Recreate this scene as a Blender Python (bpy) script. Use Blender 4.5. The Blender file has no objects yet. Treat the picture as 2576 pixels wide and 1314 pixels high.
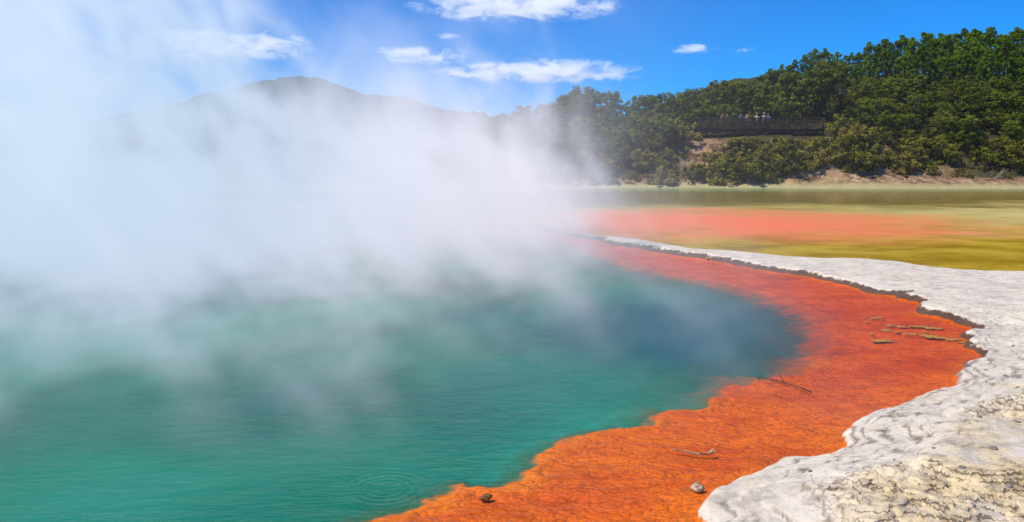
import bpy, math, random
import numpy as np
from mathutils import Vector, Matrix
rng = np.random.default_rng(7)
random.seed(7)
scene = bpy.context.scene
coll = scene.collection
F = 2004.0; CH = 3.0; HV = 400.0

def gp(u, v, z=0.0):
    """image pixel -> point where its camera ray meets level z"""
    d = F * (CH - z) / (v - HV)
    return ((u - 1288) / F * d, d)

# ---------------------------------------------------------------- noise
def _h(ix, iy, seed):
    n = (ix * 374761393 + iy * 668265263 + seed * 1442695041) & 0xFFFFFFFF
    n = ((n ^ (n >> 13)) * 1274126177) & 0xFFFFFFFF
    n = n ^ (n >> 16)
    return (n & 0xFFFF) / 65535.0
def vnoise(x, y, seed=0):
    xf = np.floor(x); yf = np.floor(y)
    ix = xf.astype(np.int64); iy = yf.astype(np.int64)
    fx = x - xf; fy = y - yf
    fx = fx * fx * fx * (fx * (fx * 6 - 15) + 10); fy = fy * fy * fy * (fy * (fy * 6 - 15) + 10)
    a = _h(ix, iy, seed); b = _h(ix + 1, iy, seed); c = _h(ix, iy + 1, seed); d = _h(ix + 1, iy + 1, seed)
    return (a * (1 - fx) + b * fx) * (1 - fy) + (c * (1 - fx) + d * fx) * fy - 0.5
def fbm(x, y, seed=0, o=4, g=0.5):
    r = 0; a = 1.0; f = 1.0
    for i in range(o):
        r = r + a * vnoise(x * f + i * 17.3, y * f - i * 9.1, seed + i); a *= g; f *= 2.03
    return r
def ss(a, b, x):
    t = np.clip((x - a) / (b - a), 0, 1); return t * t * (3 - 2 * t)

# ---------------------------------------------------------------- mesh helper
def new_mesh(name, verts, faces, attrs=None, smooth=True):
    me = bpy.data.meshes.new(name)
    verts = np.asarray(verts, dtype=np.float32); faces = np.asarray(faces, dtype=np.int32)
    nf, k = faces.shape
    me.vertices.add(len(verts)); me.vertices.foreach_set("co", verts.ravel())
    me.loops.add(nf * k); me.loops.foreach_set("vertex_index", faces.ravel())
    me.polygons.add(nf); me.polygons.foreach_set("loop_start", np.arange(0, nf * k, k, dtype=np.int32))
    me.update(calc_edges=True)
    if smooth: me.polygons.foreach_set("use_smooth", np.ones(nf, dtype=bool))
    else: me.polygons.foreach_set("use_smooth", np.zeros(nf, dtype=bool))
    if attrs:
        for an, av in attrs.items():
            at = me.attributes.new(an, 'FLOAT', 'POINT'); at.data.foreach_set("value", np.asarray(av, dtype=np.float32))
    me.update()
    return me
def add_obj(name, me, mat=None, parent=None, **props):
    ob = bpy.data.objects.new(name, me)
    coll.objects.link(ob)
    if mat is not None and len(me.materials) == 0: me.materials.append(mat)
    if parent is not None: ob.parent = parent
    for k, v in props.items(): ob[k] = v
    return ob

# ---------------------------------------------------------------- node helper
class NB:
    def __init__(s, idb, tree=None):
        if tree is not None: s.nt = tree; return
        idb.use_nodes = True
        s.nt = idb.node_tree; s.nt.nodes.clear()
    def n(s, t, **kw):
        nd = s.nt.nodes.new(t)
        for k, v in kw.items(): setattr(nd, k, v)
        return nd
    def put(s, sock, val):
        if val is None: return
        if isinstance(val, bpy.types.NodeSocket): s.nt.links.new(val, sock)
        else:
            if isinstance(val, (tuple, list)) and len(val) == 3 and sock.type == 'RGBA': val = (*val, 1)
            sock.default_value = val
    def m(s, op, a, b=None, c=None, clamp=False):
        nd = s.n('ShaderNodeMath', operation=op); nd.use_clamp = clamp
        s.put(nd.inputs[0], a); s.put(nd.inputs[1], b); s.put(nd.inputs[2], c)
        return nd.outputs[0]
    def add(s, a, b): return s.m('ADD', a, b)
    def sub(s, a, b): return s.m('SUBTRACT', a, b)
    def mul(s, a, b): return s.m('MULTIPLY', a, b)
    def ss(s, x, a, b, lo=0.0, hi=1.0):
        nd = s.n('ShaderNodeMapRange', interpolation_type='SMOOTHSTEP')
        s.put(nd.inputs[0], x)
        if a > b: a, b, lo, hi = b, a, hi, lo
        nd.inputs[1].default_value = a; nd.inputs[2].default_value = b
        nd.inputs[3].default_value = lo; nd.inputs[4].default_value = hi
        return nd.outputs[0]
    def mix(s, f, a, b, blend='MIX'):
        nd = s.n('ShaderNodeMix', data_type='RGBA', blend_type=blend)
        s.put(nd.inputs[0], f); s.put(nd.inputs[6], a); s.put(nd.inputs[7], b)
        return nd.outputs[2]
    def pos(s): return s.n('ShaderNodeNewGeometry').outputs['Position']
    def obj(s): return s.n('ShaderNodeTexCoord').outputs['Object']
    def xyz(s, v):
        nd = s.n('ShaderNodeSeparateXYZ'); s.put(nd.inputs[0], v); return nd.outputs
    def vec(s, x, y, z):
        nd = s.n('ShaderNodeCombineXYZ'); s.put(nd.inputs[0], x); s.put(nd.inputs[1], y); s.put(nd.inputs[2], z); return nd.outputs[0]
    def vm(s, op, a, b):
        nd = s.n('ShaderNodeVectorMath', operation=op); s.put(nd.inputs[0], a); s.put(nd.inputs[1], b)
        return nd.outputs['Value'] if op in ('LENGTH', 'DISTANCE') else nd.outputs[0]
    def warp(s, v, sc, amt, det=4):
        nd = s.n('ShaderNodeVectorMath', operation='MULTIPLY_ADD')
        s.put(nd.inputs[0], s.noise(v, sc, det, 0.6, col=True)); nd.inputs[1].default_value = (amt,) * 3; s.put(nd.inputs[2], v)
        return nd.outputs[0]
    def noise(s, v, sc, det=3, ro=0.5, dist=0.0, col=False):
        nd = s.n('ShaderNodeTexNoise'); s.put(nd.inputs['Vector'], v)
        nd.inputs['Scale'].default_value = sc; nd.inputs['Detail'].default_value = det
        nd.inputs['Roughness'].default_value = ro; nd.inputs['Distortion'].default_value = dist
        return nd.outputs[1 if col else 0]
    def vor(s, v, sc, feat='F1', out='Distance', rand=1.0):
        nd = s.n('ShaderNodeTexVoronoi', feature=feat); s.put(nd.inputs['Vector'], v)
        nd.inputs['Scale'].default_value = sc; nd.inputs['Randomness'].default_value = rand
        return nd.outputs[out]
    def attr(s, name):
        return s.n('ShaderNodeAttribute', attribute_name=name).outputs['Fac']
    def bump(s, h, st=0.5, d=0.05, nrm=None):
        nd = s.n('ShaderNodeBump'); s.put(nd.inputs['Height'], h)
        nd.inputs['Strength'].default_value = st; nd.inputs['Distance'].default_value = d
        if nrm is not None: s.put(nd.inputs['Normal'], nrm)
        return nd.outputs[0]
    def out(s, surf=None, vol=None):
        o = s.n('ShaderNodeOutputMaterial')
        if surf is not None: s.nt.links.new(surf, o.inputs['Surface'])
        if vol is not None: s.nt.links.new(vol, o.inputs['Volume'])
    def princ(s, col, rough=0.8, nrm=None, spec=0.3):
        p = s.n('ShaderNodeBsdfPrincipled')
        s.put(p.inputs['Base Color'], col); s.put(p.inputs['Roughness'], rough)
        p.inputs['Specular IOR Level'].default_value = spec
        if nrm is not None: s.put(p.inputs['Normal'], nrm)
        return p.outputs[0]
def mat(name):
    m = bpy.data.materials.new(name); return m, NB(m)

def simple_mat(name, c1, c2, sc=8.0, rough=0.85, bump=0.3, spec=0.3):
    m, b = mat(name)
    n = b.noise(b.obj(), sc, 5, 0.6)
    col = b.mix(b.ss(n, 0.35, 0.65), c1, c2)
    b.out(b.princ(col, rough, b.bump(n, bump, 0.02), spec))
    return m

# ---------------------------------------------------------------- camera
cam = bpy.data.cameras.new("camera"); camo = bpy.data.objects.new("camera", cam); coll.objects.link(camo)
camo.location = (0, 0, CH); camo.rotation_euler = (math.radians(90), 0, 0)
cam.lens = 28.0; cam.sensor_width = 36.0; cam.shift_y = -257 / 2576; cam.clip_end = 20000; cam.clip_start = 0.1
scene.camera = camo
scene.view_settings.view_transform = 'Standard'; scene.view_settings.look = 'None'; scene.view_settings.exposure = 0

# ---------------------------------------------------------------- light
az = math.radians(-118); el = math.radians(54)
to_sun = Vector((math.sin(az) * math.cos(el), math.cos(az) * math.cos(el), math.sin(el)))
sl = bpy.data.lights.new("sun", 'SUN'); sl.energy = 4.7; sl.angle = math.radians(0.5); sl.color = (1.0, 0.90, 0.73)
so = bpy.data.objects.new("sun", sl); coll.objects.link(so)
so.rotation_euler = to_sun.to_track_quat('Z', 'Y').to_euler()
w = bpy.data.worlds.new("World"); scene.world = w
b = NB(w)
sky = b.n('ShaderNodeTexSky', sky_type='NISHITA'); sky.sun_disc = False
sky.sun_elevation = el; sky.sun_rotation = az; sky.altitude = 300; sky.air_density = 1.0; sky.dust_density = 0.1; sky.ozone_density = 3.0
skc = b.mix(1.0, sky.outputs[0], (0.08, 0.69, 1.48), 'MULTIPLY')
bg = b.n('ShaderNodeBackground'); bg.inputs['Strength'].default_value = 0.098
b.nt.links.new(skc, bg.inputs['Color'])
wo = b.n('ShaderNodeOutputWorld'); b.nt.links.new(bg.outputs[0], wo.inputs['Surface'])

# ---------------------------------------------------------------- shorelines
def smooth_line(pts, closed=False, sub=4):
    P = [np.array(p, float) for p in pts]; n = len(P); out = []
    rngi = range(n) if closed else range(n - 1)
    for i in rngi:
        p0 = P[(i - 1) % n] if closed or i > 0 else P[i]
        p1 = P[i]; p2 = P[(i + 1) % n]
        p3 = P[(i + 2) % n] if closed or i + 2 < n else P[i + 1]
        for k in range(sub):
            t = k / sub
            out.append(0.5 * ((2 * p1) + (-p0 + p2) * t + (2 * p0 - 5 * p1 + 4 * p2 - p3) * t * t + (-p0 + 3 * p1 - 3 * p2 + p3) * t ** 3))
    if not closed: out.append(P[-1])
    return np.array(out)
def poly_sdf(X, Y, poly):
    """negative inside"""
    d2 = np.full(X.shape, 1e12); inside = np.zeros(X.shape, bool); n = len(poly)
    for i in range(n):
        ax, ay = poly[i]; bx, by = poly[(i + 1) % n]
        ex = bx - ax; ey = by - ay; L = ex * ex + ey * ey + 1e-12
        t = np.clip(((X - ax) * ex + (Y - ay) * ey) / L, 0, 1)
        dx = X - ax - t * ex; dy = Y - ay - t * ey
        d2 = np.minimum(d2, dx * dx + dy * dy)
        c = ((ay > Y) != (by > Y))
        if abs(by - ay) > 1e-12:
            inside ^= c & (X < (bx - ax) * (Y - ay) / (by - ay) + ax)
    d = np.sqrt(d2); return np.where(inside, -d, d)

pool_uv = [(1800,1345),(1765,1290),(1775,1250),(1830,1213),(1900,1190),(1960,1165),(2030,1157),(2105,1150),(2118,1110),(2150,1070),(2210,1050),(2280,1025),(2350,1000),(2400,970),(2415,940),(2440,908),(2450,885),(2432,858),(2436,832),(2395,808),(2330,793),(2292,768),(2275,748),(2200,742),(2168,728),(2120,718),(2060,706),(2020,697),(1960,688),(1900,679),(1850,667),(1800,658),(1740,649),(1690,641),(1620,631),(1540,617),(1480,603),(1400,588)]
pool = smooth_line([gp(*p) for p in pool_uv] + [(-3,38),(-12,45),(-26,49),(-42,46),(-54,36),(-58,22),(-52,8),(-38,-3),(-20,-6),(-6,-2),(-2,1.0),(0.3,3.0),(1.3,4.8)], True)
deep_uv = [(900,1316),(1000,1262),(1090,1252),(1140,1227),(1230,1215),(1290,1195),(1370,1142),(1430,1112),(1500,1087),(1600,1062),(1680,1032),(1740,1022),(1830,977),(1900,957),(2010,937),(2060,905),(2085,870),(2090,830),(2065,790),(1990,757),(1900,727),(1800,702),(1700,687),(1620,666),(1540,640),(1480,622),(1400,604)]
deep = smooth_line([gp(*p) for p in deep_uv] + [(-3,36),(-12,43),(-26,47),(-42,44),(-52,35),(-56,22),(-50,9),(-37,0),(-20,-3),(-8,0.5),(-5,3),(-2.6,5.4)], True)
pond = smooth_line([gp(*p, 0.07) for p in [(3600,760),(3000,712),(2576,686),(2400,681),(2250,663),(2050,651),(1900,641),(1780,630),(1700,618),(1620,606),(1500,592),(1400,578)]] + [(-3,42),(-12,52),(-40,60),(-90,70)], False)
pond = np.vstack([pond, np.array([(-140,92),(140,92),(140,30)])])

def fields(X, Y):
    ka = np.clip(Y / 9, 1, 2.2)
    wx = 0.22 * fbm(X * 1.1, Y * 1.1, 3, 4, 0.5) * ka; wy = 0.22 * fbm(X * 1.1, Y * 1.1, 23, 4, 0.5) * ka
    dp = poly_sdf(X + wx, Y + wy, pool)
    wy2 = 0.30 * np.abs(fbm(X * 1.2, Y * 1.2, 41, 4, 0.6)) * 2
    dd = poly_sdf(X + 0.1 * fbm(X * 2, Y * 2, 33, 3), Y + wy2 - 0.12, deep)
    far = ss(25, 60, Y)
    dn = poly_sdf(X + (0.5 + 2 * far) * fbm(X * 0.4, Y * 0.4, 51, 4), Y + (0.4 + 2 * far) * fbm(X * 0.5, Y * 0.5, 61, 4), pond)
    return dp, dd, dn
def bank_t(X, Y): return Y - 80.5 - 3.0 * fbm(X * 0.06, Y * 0.0 + 3, 71, 3) - 1.0 * fbm(X * 0.4, Y * 0.4, 75, 3)
def bank_z(X, Y):
    t = bank_t(X, Y)
    st = ss(14, 20, X) * ss(42, 35, X)
    base = (3.5 + 2.5 * ss(-2, 14, X)) - 0.5 * st
    zb = base * (ss(-1.5, 12, t) * (1 - st) + (0.12 * ss(-1, 1, t) + 0.88 * ss(0.5, 7.5, t)) * st)
    hill = np.clip(t - 9, 0, 60) * 0.25 * ss(10, 52, X)
    hill = np.minimum(hill, 11) 
    return zb + hill + (0.5 * fbm(X * 0.35, Y * 0.35, 81, 4)) * ss(0, 5, t)
def ground_z(X, Y, full=False):
    dp, dd, dn = fields(X, Y)
    hgt = 0.10 + 0.03 * ss(0.2, 1.5, dp) + 0.05 * fbm(X * 0.5, Y * 0.5, 91, 3) + 0.05 * ss(11, 15, Y)
    kf = ss(19, 10, Y)
    rip = 0.016 * fbm(X * 1.6, Y * 1.6, 97, 6, 0.5)
    pn = fbm(X * 0.8 + 4, Y * 0.8, 99, 6, 0.62)
    plate = (ss(0.0, 0.03, pn) * 0.04 + ss(0.12, 0.14, pn) * 0.035 + ss(-0.14, -0.12, pn) * 0.03) * ss(0.6, 1.1, dp) * kf
    led = 0; ledge_shade = 0
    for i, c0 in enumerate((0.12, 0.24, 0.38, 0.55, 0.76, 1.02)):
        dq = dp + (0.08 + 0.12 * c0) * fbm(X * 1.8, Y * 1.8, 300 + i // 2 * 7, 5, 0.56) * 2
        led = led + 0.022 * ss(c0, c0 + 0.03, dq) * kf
        ledge_shade = ledge_shade + np.exp(-((dq - c0 - 0.008) / 0.022) ** 2) * ss(-0.35, 0.0, fbm(X * 1.5, Y * 1.5, 340 + i, 3)) * kf
    wd = 0.09 + 0.0005 * np.clip(Y, 0, 40) ** 2
    zo = hgt * ss(0, 1, (dp + 0.02) / wd) ** 0.7 + (rip + plate + led) * ss(0.0, 0.25, dp)
    shelf = -0.02 - 0.02 * ss(0, 0.5, -dp) + 0.03 * fbm(X * 2.2, Y * 4.4, 101, 5, 0.6)
    rim = 0.03 * np.exp(-((dd - 0.10) / 0.12) ** 2)
    zi = np.minimum(shelf + rim, -0.012) - 0.07 * ss(0.05, -0.6, dd)
    z = np.where(dp > 0, zo, zi)
    z = np.where(dp > 0.0, z - (z + 0.05) * (1 - ss(-0.5, 0.7, dn)), z)
    t = bank_t(X, Y)
    bz = bank_z(X, Y)
    k = ss(-2.5, 0.5, t)
    z = z * (1 - k) + (0.2 + bz) * k
    if full: return z, dp, dd, dn, t, ledge_shade * (dp > 0.03), pn
    return z

def rows(y0, y1, k=0.00045):
    r = [y0]
    while r[-1] < y1: r.append(r[-1] + max(0.018, k * r[-1] ** 2))
    return r
yr = list(np.arange(-8, 5.4, 0.3)) + rows(5.4, 26, 0.00022) + rows(26.2, 92) + list(np.arange(93, 150, 1.0))
y = 152.0
while y < 9000: yr.append(y); y *= 1.12
yr = np.array(yr)
sr = np.concatenate([np.linspace(-1.6, -0.12, 130, endpoint=False), np.linspace(-0.12, 0.62, 600, endpoint=False), np.linspace(0.62, 1.6, 100)])
APEX = 10.0
def fan(ys, s):
    Yg, Sg = np.meshgrid(ys, s, indexing='ij'); Xg = Sg * (Yg + APEX)
    nr, nc = Yg.shape
    idx = np.arange(nr * nc).reshape(nr, nc)
    fc = np.stack([idx[:-1, :-1], idx[:-1, 1:], idx[1:, 1:], idx[1:, :-1]], -1).reshape(-1, 4)
    return Xg.ravel(), Yg.ravel(), fc
X, Y, fc = fan(yr, sr)
Z, dp, dd, dn, bt, ledge_shade, pn = ground_z(X, Y, True)

# ground material
gm, b = mat("ground_surface")
P = b.pos(); px, py, pz = b.xyz(P)[0:3]
dpA, ddA, dnA, btA, leA, pnA = b.attr("d_pool"), b.attr("d_deep"), b.attr("d_pond"), b.attr("bank"), b.attr("ledge_shade"), b.attr("plate")
nbig = b.noise(P, 0.9, 5, 0.6); nmid = b.noise(P, 5, 6, 0.65); nfine = b.noise(P, 30, 5, 0.7)
crack = b.vor(b.warp(P, 2.5, 0.8), 2.6, 'DISTANCE_TO_EDGE')
w2 = b.warp(P, 4, 0.5, 6)
crack2 = b.vor(w2, 6, 'DISTANCE_TO_EDGE')
cellc = b.xyz(b.vor(w2, 6, 'F1', 'Color'))[0]
sint = b.mix(b.ss(nmid, 0.34, 0.58), (0.46, 0.41, 0.34), (0.70, 0.63, 0.52))
sint = b.mix(b.mul(b.ss(nbig, 0.44, 0.62), 0.75), sint, (0.79, 0.72, 0.59))
sint = b.mix(b.mul(b.ss(b.noise(P, 2.2, 5, 0.7), 0.54, 0.66), 0.5), sint, (0.34, 0.315, 0.29))
sint = b.mix(b.mul(b.ss(b.noise(P, 1.3, 5, 0.7), 0.54, 0.66), 0.45), sint, (0.66, 0.53, 0.32))
sint = b.mix(b.m('MINIMUM', b.mul(leA, 0.9), 0.85), sint, (0.16, 0.13, 0.105))  # dark lines paint in the shade along each ledge step
crust = b.mul(b.ss(dpA, 0.7, 1.5), b.ss(b.add(nbig, b.mul(nmid, 0.25)), 0.50, 0.62))
crust = b.mul(crust, b.ss(b.add(py, b.mul(nbig, 4.0)), 13.0, 9.8))
ycol = b.mix(b.ss(nmid, 0.36, 0.6), (0.36, 0.25, 0.115), (0.72, 0.57, 0.31))
ycol = b.mix(b.mul(cellc, 0.35), ycol, (0.76, 0.68, 0.50))
sint = b.mix(b.mul(crust, 0.9), sint, ycol)
pe = b.m('ABSOLUTE', b.sub(pnA, 0.012)); pe2 = b.m('ABSOLUTE', b.sub(pnA, 0.128)); pe3 = b.m('ABSOLUTE', b.add(pnA, 0.13))
pedge = b.mul(b.ss(b.m('MINIMUM', b.m('MINIMUM', pe, pe2), pe3), 0.014, 0.003), b.mul(b.ss(dpA, 0.7, 1.1), b.ss(py, 14, 10)))
ckm = b.mul(b.mul(b.ss(crack, 0.016, 0.0), b.ss(nbig, 0.48, 0.6)), 0.6)
ckm = b.m('MAXIMUM', ckm, b.mul(b.mul(b.ss(crack2, 0.035, 0.0), b.mul(crust, b.ss(nmid, 0.55, 0.42))), 0.8))
ckm = b.m('MAXIMUM', ckm, b.mul(pedge, b.ss(nmid, 0.62, 0.45)))
sint = b.mix(b.mul(ckm, 0.8), sint, (0.12, 0.092, 0.07))
sint = b.mix(b.mul(b.ss(nfine, 0.48, 0.34), 0.40), sint, (0.27, 0.235, 0.195))
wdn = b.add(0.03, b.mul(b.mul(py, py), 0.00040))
edge_dark = b.mul(b.ss(b.add(b.m('DIVIDE', dpA, wdn), b.mul(b.sub(b.noise(P, 5, 5, 0.65), 0.5), 2.2)), 1.1, 0.7), b.ss(py, 9.5, 12.0))  # dark brown band along the far pool edge
sint = b.mix(b.mul(edge_dark, 0.94), sint, b.mix(nmid, (0.02, 0.008, 0.005), (0.13, 0.055, 0.03)))
# orange shelf
sv = b.vec(b.mul(px, 0.5), py, 0.0)
sw = b.warp(sv, 4.0, 0.35, 5)
cel = b.vor(sw, 20.0, 'F1'); cede = b.vor(sw, 20.0, 'DISTANCE_TO_EDGE'); cel2 = b.vor(sw, 60.0, 'F1'); sn = b.noise(sv, 7, 6, 0.7)
lump = b.add(b.mul(b.m('POWER', cel, 1.4), -1.4), b.add(b.mul(cel2, -0.4), b.mul(sn, 2.2)))
nearf = b.ss(b.add(py, b.mul(b.noise(P, 0.8, 3), 2.0)), 8.5, 14.5)
oran = b.mix(nearf, (0.92, 0.205, 0.000), (0.82, 0.115, 0.000))
oran = b.mix(b.ss(b.noise(sv, 1.1, 6, 0.7), 0.40, 0.62), oran, b.mix(nearf, (0.78, 0.130, 0.000), (0.66, 0.068, 0.000)))
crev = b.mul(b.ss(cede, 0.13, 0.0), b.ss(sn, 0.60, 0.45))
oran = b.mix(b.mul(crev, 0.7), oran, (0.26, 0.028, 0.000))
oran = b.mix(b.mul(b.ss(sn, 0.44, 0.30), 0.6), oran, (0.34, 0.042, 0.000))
oran = b.mix(b.mul(b.ss(b.noise(sv, 1.8, 6, 0.7), 0.53, 0.66), 0.6), oran, b.mix(nearf, (0.48, 0.066, 0.0), (0.42, 0.036, 0.000)))
oran = b.mix(b.mul(b.ss(b.noise(sv, 0.7, 6, 0.72), 0.52, 0.64), 0.45), oran, b.mix(nearf, (0.50, 0.07, 0.0), (0.36, 0.03, 0.000)))
oran = b.mix(b.mul(b.ss(dpA, -0.3, -0.03), 0.25), oran, (0.74, 0.22, 0.003))
rimA = b.mul(b.ss(ddA, 0.4, 0.05), b.ss(py, 11, 8))
oran = b.mix(b.mul(rimA, 0.5), oran, (0.92, 0.24, 0.000))
# milky deep water body
teal = b.mix(b.ss(b.noise(P, 0.16, 3, 0.5), 0.38, 0.62), (0.002, 0.150, 0.112), (0.008, 0.235, 0.182))
vd = b.vm('DISTANCE', b.vec(b.mul(px, 0.7), py, 0.0), (2.8, 15.0, 0.0))
teal = b.mix(b.mul(b.ss(b.add(vd, b.mul(b.noise(P, 0.5, 4), 4.0)), 7.5, 3.0), 0.92), teal, (0.000, 0.082, 0.132))
vd2 = b.vm('DISTANCE', b.vec(b.mul(px, 0.6), py, 0.0), (-1.1, 10.5, 0.0))
teal = b.mix(b.mul(b.ss(b.add(vd2, b.mul(b.noise(P, 0.6, 3), 2.0)), 4.0, 1.0), 0.75), teal, (0.000, 0.095, 0.095))
ddn = b.add(ddA, b.mul(b.sub(b.noise(P, 3.0, 5, 0.65), 0.5), b.ss(py, 9, 14, 0.10, 1.3)))
kf = b.ss(py, 9.0, 13.0)
edw = b.add(b.mul(b.ss(ddn, -0.35, -0.05), b.sub(1.0, kf)), b.mul(b.ss(ddn, -1.8, -0.3), kf))
teal = b.mix(b.mul(edw, 0.6), teal, b.mix(kf, (0.05, 0.080, 0.015), (0.070, 0.055, 0.020)))
deepm = b.add(b.mul(b.ss(ddn, 0.03, -0.09), b.sub(1.0, kf)), b.mul(b.ss(ddn, 0.35, -0.8), kf))
oran = b.mix(deepm, oran, teal)
inp = b.ss(b.add(dpA, b.mul(b.sub(nmid, 0.5), 0.05)), 0.02, 0.0)
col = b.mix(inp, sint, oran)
# bank and forest floor
soil = b.mix(b.ss(b.noise(P, 0.5, 5, 0.7), 0.4, 0.6), (0.10, 0.055, 0.03), (0.32, 0.20, 0.11))
soil = b.mix(b.ss(b.noise(P, 1.4, 5, 0.7), 0.5, 0.6), soil, (0.42, 0.30, 0.18))
soil = b.mix(b.ss(btA, 1.0, -1.0), soil, b.mix(b.noise(P, 0.6, 4), (0.46, 0.36, 0.20), (0.34, 0.33, 0.14)))
inb = b.mul(b.mul(b.ss(px, 17, 20), b.ss(px, 50, 40)), b.ss(btA, 8, 5))
veg = b.mul(b.ss(btA, 0.8, 2.0), b.sub(1.0, inb))
soil = b.mix(veg, soil, b.mix(nmid, (0.018, 0.022, 0.008), (0.07, 0.06, 0.025)))
col = b.mix(b.ss(btA, -3.0, -2.0), col, soil)
hgt = b.add(b.add(b.mul(nmid, 0.38), b.mul(nfine, 0.18)), b.mul(ckm, -0.45))
hgt = b.add(hgt, b.mul(b.mul(b.add(cellc, nmid), crust), 0.35))
hgt = b.add(b.mul(hgt, b.sub(1.0, inp)), b.mul(b.mul(lump, 0.65), b.mul(inp, b.sub(1.0, deepm))))
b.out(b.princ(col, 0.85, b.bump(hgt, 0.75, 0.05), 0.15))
ground = add_obj("ground", new_mesh("ground", np.stack([X, Y, Z], 1), fc, dict(d_pool=dp, d_deep=dd, d_pond=dn, bank=bt, ledge_shade=ledge_shade, plate=pn)), gm, kind="structure")

# ---------------------------------------------------------------- pool water
Xw, Yw, fw = fan(np.array(list(np.arange(-8, 6, 0.5)) + rows(6, 52, 0.001)), np.linspace(-1.6, 0.75, 300))
dpw, _, _ = fields(Xw, Yw)
fw2 = fw[(dpw[fw] < 0.3).any(1)]
used = np.unique(fw2); remap = np.full(len(Xw), -1); remap[used] = np.arange(len(used))
wm, b = mat("pool_water_surface")
P = b.pos(); px, py, pz = b.xyz(P)[0:3]
wv = b.vec(b.mul(px, 0.7), b.mul(py, 1.6), 0.0)
rp = b.vm('DISTANCE', P, (-1.15, 7.25, 0.0))
ring = b.mul(b.m('SINE', b.mul(rp, 75.0)), b.mul(b.ss(rp, 0.55, 0.3), b.ss(rp, 0.05, 0.2)))
hw = b.add(b.add(b.mul(b.noise(wv, 2.6, 3, 0.55, 0.3), 1.0), b.mul(b.noise(wv, 11.0, 3, 0.6, 0.5), 0.4)), b.mul(ring, 0.08))
nrm = b.bump(hw, 0.6, 0.05)
tr = b.n('ShaderNodeBsdfTransparent'); tr.inputs['Color'].default_value = (1.0, 0.98, 0.92, 1)
gl = b.n('ShaderNodeBsdfGlossy'); gl.inputs['Roughness'].default_value = 0.06; b.put(gl.inputs['Normal'], nrm)
fr = b.n('ShaderNodeFresnel'); fr.inputs['IOR'].default_value = 1.33; b.put(fr.inputs['Normal'], nrm)
fac = b.m('MINIMUM', b.mul(fr.outputs[0], 0.40), 0.10)
ms2 = b.n('ShaderNodeMixShader'); b.put(ms2.inputs[0], fac); b.nt.links.new(tr.outputs[0], ms2.inputs[1]); b.nt.links.new(gl.outputs[0], ms2.inputs[2])
b.out(ms2.outputs[0])
add_obj("pool_water", new_mesh("pool_water", np.stack([Xw, Yw, Xw * 0], 1)[used], remap[fw2]), wm, kind="structure")

# ---------------------------------------------------------------- pond water
sp = np.linspace(-1.6, 1.6, 160); yp = np.array(rows(18, 84, 0.0012))
Xp, Yp, fp = fan(yp, sp)
dpp, _, dnp_ = fields(Xp, Yp)
kp = ((dnp_[fp] < 1.2).any(1)) & ((dpp[fp] > -0.2).all(1))
pm, b = mat("pond_water_surface")
P = b.pos(); px, py, pz = b.xyz(P)[0:3]
wp = b.add(py, b.mul(b.sub(b.noise(b.vec(b.mul(px, 0.09), b.mul(py, 0.10), 0), 1.0, 6, 0.66), 0.5), 34.0))
fl = b.noise(b.vec(b.mul(px, 0.35), b.mul(py, 0.5), 0), 1.0, 6, 0.68)
och = b.mix(b.ss(fl, 0.34, 0.64), (0.25, 0.150, 0.003), (0.42, 0.30, 0.025))
c = b.mix(b.ss(wp, 28, 46), och, (0.38, 0.31, 0.08))
c = b.mix(b.ss(wp, 42, 56), c, b.mix(fl, (0.11, 0.085, 0.012), (0.22, 0.17, 0.035)))
c = b.mix(b.mul(b.mul(b.ss(b.add(b.mul(px, 0.2), b.mul(fl, 6)), 5.0, 10.0), b.ss(wp, 54, 44)), b.ss(wp, 28, 36)), c, (0.52, 0.43, 0.17))
c = b.mix(b.ss(py, 68, 78), c, (0.20, 0.28, 0.11))
ex = b.mul(b.sub(px, 9.5), 1 / 11.0); ey = b.mul(b.sub(b.add(b.mul(wp, 0.4), b.mul(py, 0.6)), 37.5), 1 / 8.5)
pk = b.add(b.mul(ex, ex), b.mul(ey, ey))
pk = b.add(pk, b.mul(b.sub(b.noise(b.vec(b.mul(px, 0.25), b.mul(py, 0.35), 0), 0.6, 6, 0.7), 0.5), 3.0))
c = b.mix(b.ss(pk, 1.9, -0.3), c, (0.78, 0.19, 0.09))
c = b.mix(b.mul(b.ss(b.noise(P, 3.0, 5, 0.75), 0.60, 0.72), 0.3), c, (0.6, 0.52, 0.34))
nrm = b.bump(b.noise(b.vec(b.mul(px, 0.6), b.mul(py, 1.4), 0), 2.0, 3, 0.5), 0.2, 0.03)
dif = b.n('ShaderNodeBsdfDiffuse'); b.put(dif.inputs['Color'], c)
gl = b.n('ShaderNodeBsdfGlossy'); gl.inputs['Roughness'].default_value = 0.08; b.put(gl.inputs['Normal'], nrm)
ms = b.n('ShaderNodeMixShader'); b.put(ms.inputs[0], b.ss(wp, 42, 60, 0.03, 0.32)); b.nt.links.new(dif.outputs[0], ms.inputs[1]); b.nt.links.new(gl.outputs[0], ms.inputs[2])
b.out(ms.outputs[0])
used = np.unique(fp[kp]); remap = np.full(len(Xp), -1); remap[used] = np.arange(len(used))
add_obj("pond_water", new_mesh("pond_water", np.stack([Xp, Yp, Xp * 0 + 0.07], 1)[used], remap[fp[kp]]), pm, kind="structure")

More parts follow.
